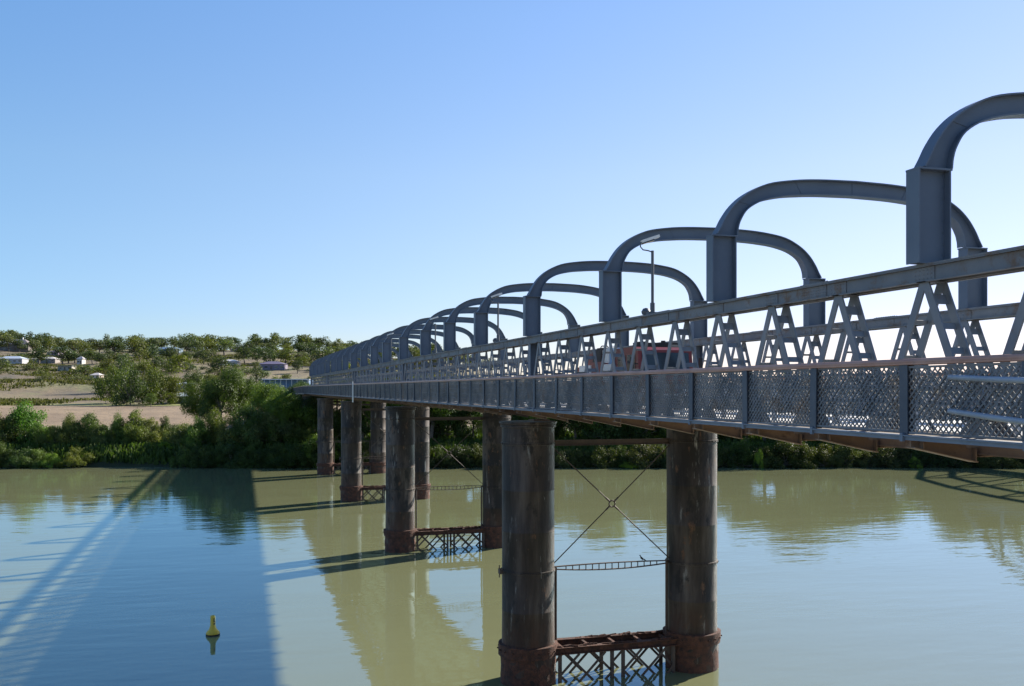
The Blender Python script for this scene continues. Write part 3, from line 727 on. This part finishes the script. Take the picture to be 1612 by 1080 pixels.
def make_proto(kind_, seed, nleaf, size):
    """unit tree about 1 m tall, scaled on placing"""
    rs = np.random.default_rng(seed); tr = MB(); cs = []; rr = []
    lean = rs.uniform(-.05, .05, 2)
    if kind_ == 'gum':
        k = 9
        for i in range(k):
            a = i*2.4+rs.uniform(0, 1); q = rs.uniform(.08, .36); z = rs.uniform(.38, .86) if i else .84
            if i == 0: q = .05
            cs.append(np.array([q*math.cos(a), q*math.sin(a), z-.25*q])); rr.append(rs.uniform(.14, .23))
        th = .36; r0 = .02; flat = .92
    elif kind_ == 'round':
        k = 13
        for i in range(k):
            a = i*2.4; q = rs.uniform(.1, .32); z = rs.uniform(.3, .82); q *= math.sqrt(max(.15, 1-((z-.5)/.45)**2)) 
            cs.append(np.array([q*math.cos(a), q*math.sin(a), z])); rr.append(rs.uniform(.13, .2))
        th = .3; r0 = .028; flat = .9
    elif kind_ == 'tall':
        k = 12
        for i in range(k):
            a = i*2.4; z = .25+.65*i/(k-1); q = rs.uniform(.04, .17)*(1.2-z)
            cs.append(np.array([q*math.cos(a), q*math.sin(a), z])); rr.append(rs.uniform(.09, .15))
        th = .3; r0 = .02; flat = 1.1
    else:                                                     # bush, leafy to the ground
        k = 38
        for i in range(k):
            a = i*2.4+rs.uniform(0, .9); q = rs.uniform(.05, .68); z = rs.uniform(.1, .86)*(1-.5*q*q/.4)
            cs.append(np.array([q*math.cos(a), q*math.sin(a), max(.08, z)])); rr.append(rs.uniform(.06, .2))
        th = .12; r0 = .025; flat = .85
    rr = np.array(rr); w_ = rr**2/(rr**2).sum(); counts = np.maximum(4, (w_*nleaf).astype(int))
    V = leaves(rs, cs, rr, counts, size, flat, shag=.7 if kind_ == 'bush' else .25)
    top = (lean[0], lean[1], th)
    tr.tube([(0,0,-.06),(lean[0]*.4,lean[1]*.4,th*.5),top], [r0*1.25, r0, r0*.8], 8)
    for c in cs:
        mid = ((top[0]+c[0])*.5+rs.uniform(-.02,.02), (top[1]+c[1])*.5, (th+c[2])*.5-.02)
        if c[2] > th*.7: tr.tube([top, mid, tuple(c)], [r0*.55, r0*.35, r0*.12], 5, False)
    return leaf_mesh('crown', V), tr.mesh('trunk', M['bark'], True)
PR = {}
def proto(kind_, n, nleaf, size, seed):
    PR[kind_] = [make_proto(kind_.split('_')[0], seed+i, nleaf, size) for i in range(n)]
proto('gum_far', 6, 1100, .075, 10); proto('round_far', 5, 1100, .07, 20); proto('tall_far', 3, 700, .065, 30); proto('bush_far', 4, 700, .11, 40)
proto('round_mid', 4, 5000, .04, 50); proto('bush_mid', 4, 6000, .05, 55)
proto('round_near', 4, 22000, .023, 60); proto('bush_near', 6, 15000, .042, 70); proto('gum_near', 3, 14000, .024, 90)
def plant(kind_, px, d, h, wd, label, name='tree', cat='tree', group=None, col=(1,1,1), z=None, rs=random):
    """h metres tall, wd width/height stretch"""
    me = rs.choice(PR[kind_]); q = P(px, d, (ground(px, d) if z is None else z))
    t = thing(name, label, cat, q, rs.uniform(0, 6.28), group); t.scale = (h*wd, h*wd, h)
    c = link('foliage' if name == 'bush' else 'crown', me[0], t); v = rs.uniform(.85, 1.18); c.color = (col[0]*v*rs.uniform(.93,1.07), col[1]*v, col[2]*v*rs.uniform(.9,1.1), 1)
    link('stems' if name == 'bush' else 'trunk', me[1], t)
    return t
ORD = ['first','second','third','fourth','fifth','sixth','seventh','eighth','ninth','tenth','eleventh','twelfth','13th','14th','15th','16th','17th','18th','19th']+['%dth' % i for i in range(20, 200)]
def od(i):
    if i < len(ORD):
        s = ORD[i]
        if i+1 > 20 and (i+1) % 10 in (1,2,3) and (i+1) % 100 not in (11,12,13): s = '%d%s' % (i+1, {1:'st',2:'nd',3:'rd'}[(i+1) % 10])
        return s
    return '%dth' % (i+1)
GUM = (1.3,1.2,1.6); OLIVE = (1.5,1.3,1.1); DARK = (.85,.88,1.2); LIME = (1.5,1.55,.8); YG = (1.75,1.6,.7); BLUEG = (.95,1.05,1.6); GREY = (1.6,1.4,2.0)
rt = random.Random(11)
# houses first so that trees can keep clear of them
HOUSES = []
def house(px, y, w_px, dp, hw, hr_, wallc, roofc, label, flat=False, rot=0.0, wins=3, d=None, cat='house', posts=0, chim=False, name='house'):
    d = d or hit(px, y); q = P(px, d, ground(px, d)); W = w_px*d/F; HOUSES.append((px, d, w_px))
    t = thing(name, label, cat, q, -TH+rot)
    key = 'wall_%.2f_%.2f_%.2f' % wallc
    mw = M.get(key) or pmat(key, tuple(c*.85 for c in wallc), wallc, .8, .85, bmp=.1); M[key] = mw
    key = 'roof_%.2f_%.2f_%.2f' % roofc
    mr = M.get(key) or pmat(key, tuple(c*.85 for c in roofc), roofc, .8, .5, bmp=.1); M[key] = mr
    m = MB(); m.box(-W/2, W/2, -dp/2, dp/2, -1.5, hw); obj('wall', m, mw, t)
    e = .5; m = MB()
    if flat: m.box(-W/2-e, W/2+e, -dp/2-e*2, dp/2+e, hw+.003, hw+.25); m.box(-W/2, W/2, -dp/2, dp/2, hw+.25, hw+.4) if False else None
    else:
        a, b = W/2+e, dp/2+e; r_ = min(a*.75, b)
        m.add([(-a,-b,hw+.003),(a,-b,hw+.003),(a,b,hw+.003),(-a,b,hw+.003),(-a+r_,0,hw+hr_),(a-r_,0,hw+hr_)], [(0,3,2,1),(0,1,5,4),(1,2,5),(2,3,4,5),(3,0,4)])
    rf = obj('roof', m, mr, t)
    if chim: m = MB(); m.box(W*.2-.4, W*.2+.4, -.4,.4, hw, hw+hr_+1.3); m.box(W*.2-.5, W*.2+.5, -.5,.5, hw+hr_+1.3, hw+hr_+1.5); obj('chimney', m, M['white'], rf)
    for i in range(wins):
        x = -W/2+W*(i+.5)/wins
        if i == wins//2: m = MB(); m.box(x-.45,x+.45, -dp/2-.04,-dp/2-.003, 0.02,2.1); obj('door', m, M['timber'], t); continue
        m = MB(); m.box(x-.85,x+.85, -dp/2-.05,-dp/2-.003, .9,2.1); wn = obj('window', m, M['glass'], t)
        m = MB(); m.box(x-.95,x+.95, -dp/2-.09,-dp/2-.052, 2.1,2.2); m.box(x-.95,x+.95, -dp/2-.12,-dp/2-.052, .8,.9); obj('frame', m, M['white'], wn)
    if posts:
        for i in range(posts): x = -W/2+W*i/(posts-1); m = MB(); m.box(x-.08,x+.08, -dp/2-1.9,-dp/2-1.74, -.5,hw); obj('verandah_post', m, M['white'], t)
        m = MB(); m.box(-W/2-e, W/2+e, -dp/2-2.2,-dp/2-e*2-.01, hw-.1,hw+.02); obj('verandah_roof', m, mr, t)
    return t
house(20, 572, 40, 9, 3.2, 1.8, (.4,.4,.42), (.5,.56,.64), 'long house with pale blue metal roof at the left edge of the hillside', wins=5)
house(73, 572, 36, 8, 3.0, 1.6, (.3,.27,.25), (.62,.57,.52), 'low house with long cream roof, right of the blue-roofed one', wins=4)
house(106, 584, 22, 7, 2.8, .5, (.4,.37,.31), (.2,.21,.22), 'small pale house with dark flat roof on the lower left slope', flat=True)
house(128, 573, 8, 6, 3.4, 1.8, (.5,.48,.46), (.35,.33,.35), 'tiny white gabled cottage alone on the left slope', wins=2)
house(26, 553, 50, 13, 5.5, 4.5, (.22,.19,.18), (.26,.22,.2), 'large brown hipped-roof house on the skyline at far left', wins=6, chim=True)
house(161, 548, 32, 9, 3.0, .5, (.4,.38,.34), (.42,.38,.31), 'flat beige roofed house high on the ridge left of centre', flat=True, wins=4)
house(266, 557, 38, 10, 3.6, 2.0, (.13,.19,.26), (.14,.21,.29), 'dark blue long shed on the upper slope', wins=4, cat='shed')
house(381, 553, 32, 9, 3.6, 1.4, (.4,.27,.19), (.66,.64,.58), 'tan walled house with white roof high on the slope', wins=4)
house(362, 576, 28, 9, 3.0, 1.4, (.45,.42,.4), (.62,.6,.6), 'white roofed house halfway down the slope behind the big riverside trees', wins=3)
house(430, 582, 40, 10, 3.4, 1.8, (.2,.17,.22), (.17,.14,.2), 'house with dark violet roof above the long white-roofed building', wins=5)
house(452, 603, 76, 10, 5.6, 1.0, (.12,.2,.33), (.68,.68,.68), 'long white-roofed building with blue wall and verandah beside the bridge end', flat=True, wins=9, posts=10, cat='building', name='building', d=430)
house(297, 614, 30, 8, 2.6, 1.1, (.35,.3,.25), (.5,.55,.6), 'low pale grey roofed shed behind the mid-field trees', wins=3, cat='shed')
house(290, 635, 40, 9, 2.6, 1.3, (.3,.32,.33), (.5,.58,.68), 'low blue-white roofed shed at the back of the brown field', wins=3, cat='shed')
house(153, 598, 14, 6, 2.4, 1.3, (.6,.5,.42), (.55,.5,.47), 'small cream hut with pale roof left of the dense green trees', wins=2, cat='hut')
house(86, 561, 18, 8, 3.0, 1.6, (.17,.14,.2), (.2,.16,.22), 'house with dusky purple roof among the trees at upper left', wins=3)
house(540, 572, 40, 9, 3.2, 1.6, (.45,.42,.38), (.5,.5,.52), 'grey roofed house glimpsed behind the farthest arches', wins=3)
def clear(px, d, r_=6):
    for hx, hd, hw_ in HOUSES:
        if hd-75 < d < hd+3 and abs(px-hx) < hw_/2+r_-4 and rt.random() < .8: return False
        if abs(d-hd) < 8 and abs(px-hx) < hw_/2+r_+4: return False
    return True
# hillside trees, row by row from the ridge down
rows = [('ridge', 905, 60, 11, 17, 56, (-70, 780), 'along the hill skyline'),
        ('crest', 840, 40, 11, 17, 50, (-70, 760), 'just below the hill skyline'),
        ('upper', 760, 50, 10, 16, 50, (-70, 730), 'on the upper hillside'),
        ('middle', 670, 50, 8, 15, 58, (-70, 700), 'on the middle of the hillside'),
        ('lower', 580, 50, 5, 12, 70, (-70, 690), 'on the lower hillside'),
        ('foot', 490, 50, 4, 9, 60, (-60, 680), 'at the foot of the hill')]
for rn, dc, dj, h0, h1, n, (a, b), where in rows:
    lst = []
    for i in range(n):
        px = a+(b-a)*(i+rt.uniform(.1, .9))/n; d = dc+rt.uniform(-dj, dj)*.5
        if not clear(px, d): continue
        if rn in ('lower', 'foot') and px < 120 and rt.random() < .5: continue
        kd = 'bush_far' if rn in ('lower', 'foot') and rt.random() < .55 else rt.choice(['gum_far','gum_far','round_far','round_far','tall_far' if rn in ('ridge','crest') else 'round_far','bush_far' if rn in ('lower','foot','middle') else 'gum_far'])
        lst.append((px, d, kd, rt.uniform(h0, h1)))
    for i, (px, d, kd, h) in enumerate(lst):
        c, cn = rt.choice([(GUM,'grey-green'),(GUM,'grey-green'),(OLIVE,'olive'),(OLIVE,'olive'),(DARK,'dark'),(DARK,'dark'),(BLUEG,'bluish'),(YG if rn in ('lower','foot') else GREY,'yellowish' if rn in ('lower','foot') else 'dusty')])
        if 'bush' in kd: nm, ct, h = 'bush', 'bush', h*.6
        else: nm, ct = 'tree', 'tree'
        if kd == 'gum_far': nm = 'gum_tree'
        plant(kd, px, d, h, rt.uniform(1.1, 1.7), '%s %s %s, %s plant from the left there' % (cn, nm.replace('_', ' '), where, od(i)), nm, ct, 'trees scattered over the town hillside', c, rs=rt)
# named mid-ground trees  (kind, px, base depth, height, stretch, colour, label)
MID = [('bush_mid',183,352,16.5,.62,(1.25,1.25,.8),'dense green tree at the field edge, leftmost of the mid-field group'),
       ('bush_mid',205,335,15,.6,(.75,.85,.8),'dark low-hanging tree standing in front of the mid-field group'),
       ('bush_mid',240,345,14.5,.7,(1.05,1.0,.75),'broad olive tree right of the dark mid-field tree'),
       ('bush_mid',270,350,12.5,.6,(1.5,1.4,.8),'yellow-green tree at the right end of the mid-field group'),
       ('round_mid',238,322,5.0,1.1,(1.3,1.4,.85),'small bright round tree in front of the mid-field group'),
       ('bush_mid',190,440,19,.62,BLUEG,'blue-green tree rising behind the mid-field group'),
       ('bush_mid',398,300,12.0,.5,(.6,.72,.6),'round dark green tree left of the long white-roofed building'),
       ('round_mid',305,340,13.5,.8,(.8,.9,.75),'dark tree behind the big riverside tree, left side'),
       ('round_near',345,155,10.9,.86,(.95,1.15,.75),'tallest riverside tree with rounded lobed crown left of the bridge'),
       ('round_near',314,160,9.4,.8,(1.15,1.25,.8),'riverside tree left of the tallest, with yellow-green top'),
       ('round_near',378,158,10.3,.66,(.85,1.05,.7),'narrow riverside tree pressed against the right of the tallest'),
       ('round_near',420,150,8.4,1.0,(1.3,1.55,.85),'bright green riverside tree beside the bridge approach'),
       ('round_near',440,142,6.6,.9,(1.1,1.4,.8),'shaded green tree close under the bridge approach')]
for kd, px, d, h, ws, c, lb in MID: plant(kd, px, d, h, ws, lb, 'tree', 'tree', None, c, rs=rt)
# near-bank bushes on the far shore, left of the bridge
BL = [(-75,136,6.0),(-40,135,5.4),(-8,136,5.6),(18,137,6.0),(40,138,6.8),(62,136,5.2),(88,135.5,5.0),(112,136.5,5.2),(138,137,5.6),(160,136,5.2),(186,137,5.7),(212,137.5,5.9),(236,138,5.6),(258,140,5.3),(290,136,5.6),(312,135,5.2),(338,136,6.2),(364,135,6.2),(392,135,6.0),(420,136,6.4),(446,136,5.6),(470,137,5.6)]
cl = [(.95,1.2,.75),(1.2,1.15,.8),(1.5,1.25,.95),(.75,.85,.75),(1.35,1.2,1.2)]
for i, (px, d, h) in enumerate(BL):
    c = cl[i % 5] if i != 4 else (1.15,1.75,.8)
    c = tuple(q*1.3 for q in c)
    plant('bush_near', px, d, h*(.88 if px < 280 else 1)*rt.uniform(.78,1.12), rt.uniform(.6,.85), 'riverside bush on the far bank left of the bridge, %s from the left' % od(i), 'bush', 'bush', 'bushes along the far bank', c, rs=rt)
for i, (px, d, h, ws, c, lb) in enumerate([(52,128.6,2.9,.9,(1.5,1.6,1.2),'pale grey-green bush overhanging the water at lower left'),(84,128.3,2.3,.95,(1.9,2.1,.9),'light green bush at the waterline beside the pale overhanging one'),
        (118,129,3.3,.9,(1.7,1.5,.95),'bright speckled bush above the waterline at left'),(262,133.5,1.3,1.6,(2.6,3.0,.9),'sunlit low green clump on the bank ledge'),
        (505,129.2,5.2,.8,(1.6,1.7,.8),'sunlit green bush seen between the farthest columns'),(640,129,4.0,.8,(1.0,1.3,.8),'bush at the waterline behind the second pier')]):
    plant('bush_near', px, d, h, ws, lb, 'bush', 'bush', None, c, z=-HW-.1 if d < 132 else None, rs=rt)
# low bushes hanging over the water's edge, left part of the bank
lw = [-90,-66,-44,-22,-2,18,38,296,310,322,346,368,392,414,438,460,482]
for i, px in enumerate(lw):
    plant('bush_near', px, rt.uniform(128.7,129.6), rt.uniform(2.6,4.0), rt.uniform(.8,1.0), z=-HW-.3, label= 'dark low bush at the waterline left of the bridge, %s from the left' % od(i), name='bush', cat='bush', group='dark low bushes at the waterline on the left', col=rt.choice([(.8,.95,.75),(.95,1.05,.8)]), rs=rt)  # shade low on the bank is put into these duller leaf tints
for i, (px, d, h) in enumerate([(455,175,7.5),(472,168,7.0),(490,172,7.5),(462,190,8.0),(505,180,8),(480,205,8.5)]):
    plant('round_near', px, d, h, 1.1, 'dark tree in the shade under the bridge approach, %s from the left' % od(i), 'tree', 'tree', 'dark trees under the bridge approach', (.7,.85,.7), rs=rt)  # leaf tint lowered: the deck's shade is painted into the crowns
# trees behind the bridge, right bank
TR = []
px = 452
while px < 1900:
    TR.append(px); px += rt.uniform(20, 29)
for i, px in enumerate(TR):
    tgt = 8.4+1.9*math.sin(px*.021)+1.0*math.sin(px*.055+1)
    h = max(4.6, min(11, tgt))*rt.uniform(.9,1.05)
    kd = rt.choice(['round_near','bush_near','gum_near','round_near']); ws = .72 if kd == 'bush_near' else 1.15
    c = rt.choice([(.8,1.0,.65),(.65,.8,.6),(1.3,1.45,.7),(.7,.85,.65)])
    plant(kd, px, rt.uniform(137,143), h*(1.0 if kd != 'bush_near' else .85), ws, 'riverside tree on the far bank behind the bridge, %s counted rightwards' % od(i), 'tree', 'tree', 'trees on the far bank behind the bridge', c, rs=rt)
px = 450; bb = []
while px < 1900: bb.append(px); px += rt.uniform(26, 36)
for i, px in enumerate(bb):
    plant('bush_near', px, rt.uniform(128.8,130), rt.uniform(3.0,4.8), rt.uniform(.75,1.0), 'low bush at the waterline behind the bridge, %s counted rightwards' % od(i), 'bush', 'bush', 'low bushes at the waterline behind the bridge', tuple(q*.72 for q in rt.choice(cl)), z=-HW-.3, rs=rt)
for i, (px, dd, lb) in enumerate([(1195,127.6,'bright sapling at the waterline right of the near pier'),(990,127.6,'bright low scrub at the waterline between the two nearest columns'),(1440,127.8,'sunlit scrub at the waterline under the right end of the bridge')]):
    plant('bush_near', px, dd, (2.9,1.0,1.6)[i], (.35,1.6,.8)[i], lb, 'bush', 'bush', None, (2.2,2.4,.9), z=-HW, rs=rt)  # leaf tint raised: sunlight on this scrub is put into its colour
# ground cover on the bank: grass and reeds nobody could count
def bank_grass():
    rs = np.random.default_rng(5); n = 60000; px = rs.uniform(-300, 1900, n); d = 129.7+rs.beta(1.0, 2.6, n)*30
    V = np.zeros((n, 4, 3), dtype=np.float32)
    for i in range(n):
        q = P(px[i], d[i], ground(px[i], d[i])); a = rs.uniform(0, 6.28); w_ = rs.uniform(.06,.22); h = rs.uniform(.3, 1.1); lx, ly = rs.uniform(-.3,.3,2)
        c, s = math.cos(a)*w_, math.sin(a)*w_
        V[i] = [(q.x-c, q.y-s, q.z-.05), (q.x+c, q.y+s, q.z-.05), (q.x+c*.5+lx, q.y+s*.5+ly, q.z+h), (q.x-c*.5+lx, q.y-s*.5+ly, q.z+h)]
    o = link('bank_grass', leaf_mesh('bank_grass', V.reshape(-1, 3))); o.color = (.75,.95,.6,1); kind(o, 'stuff')
    o['label'] = 'long grass and reeds along the far bank'; o['category'] = 'grass'
bank_grass()
def field_scrub():
    rs = np.random.default_rng(8); n = 60000; V = np.zeros((n, 4, 3), dtype=np.float32); i = 0
    while i < n:
        px = rs.uniform(-80, 720); d = rs.uniform(335, 800); q = P(px, d)
        if noise.noise(Vector((q.x*.02, q.y*.012, 4))) < -.04: continue
        z = ground(px, d); cx, cy = q.x, q.y
        for k in range(min(14, n-i)):
            x = cx+rs.normal()*2.4; y = cy+rs.normal()*2.4; a = rs.uniform(0, 6.28); w_ = rs.uniform(.2,.6); h = rs.uniform(.2,1.0); c, s = math.cos(a)*w_, math.sin(a)*w_
            V[i] = [(x-c,y-s,z-.3),(x+c,y+s,z-.3),(x+c*.4,y+s*.4,z+h),(x-c*.4,y-s*.4,z+h)]; i += 1
            if i >= n: break
    o = link('hillside_scrub', leaf_mesh('hillside_scrub', V.reshape(-1, 3))); o.color = (.95,.75,.62,1); kind(o, 'stuff')
    o['label'] = 'dry scrub dotted over the hillside'; o['category'] = 'scrub'
field_scrub()
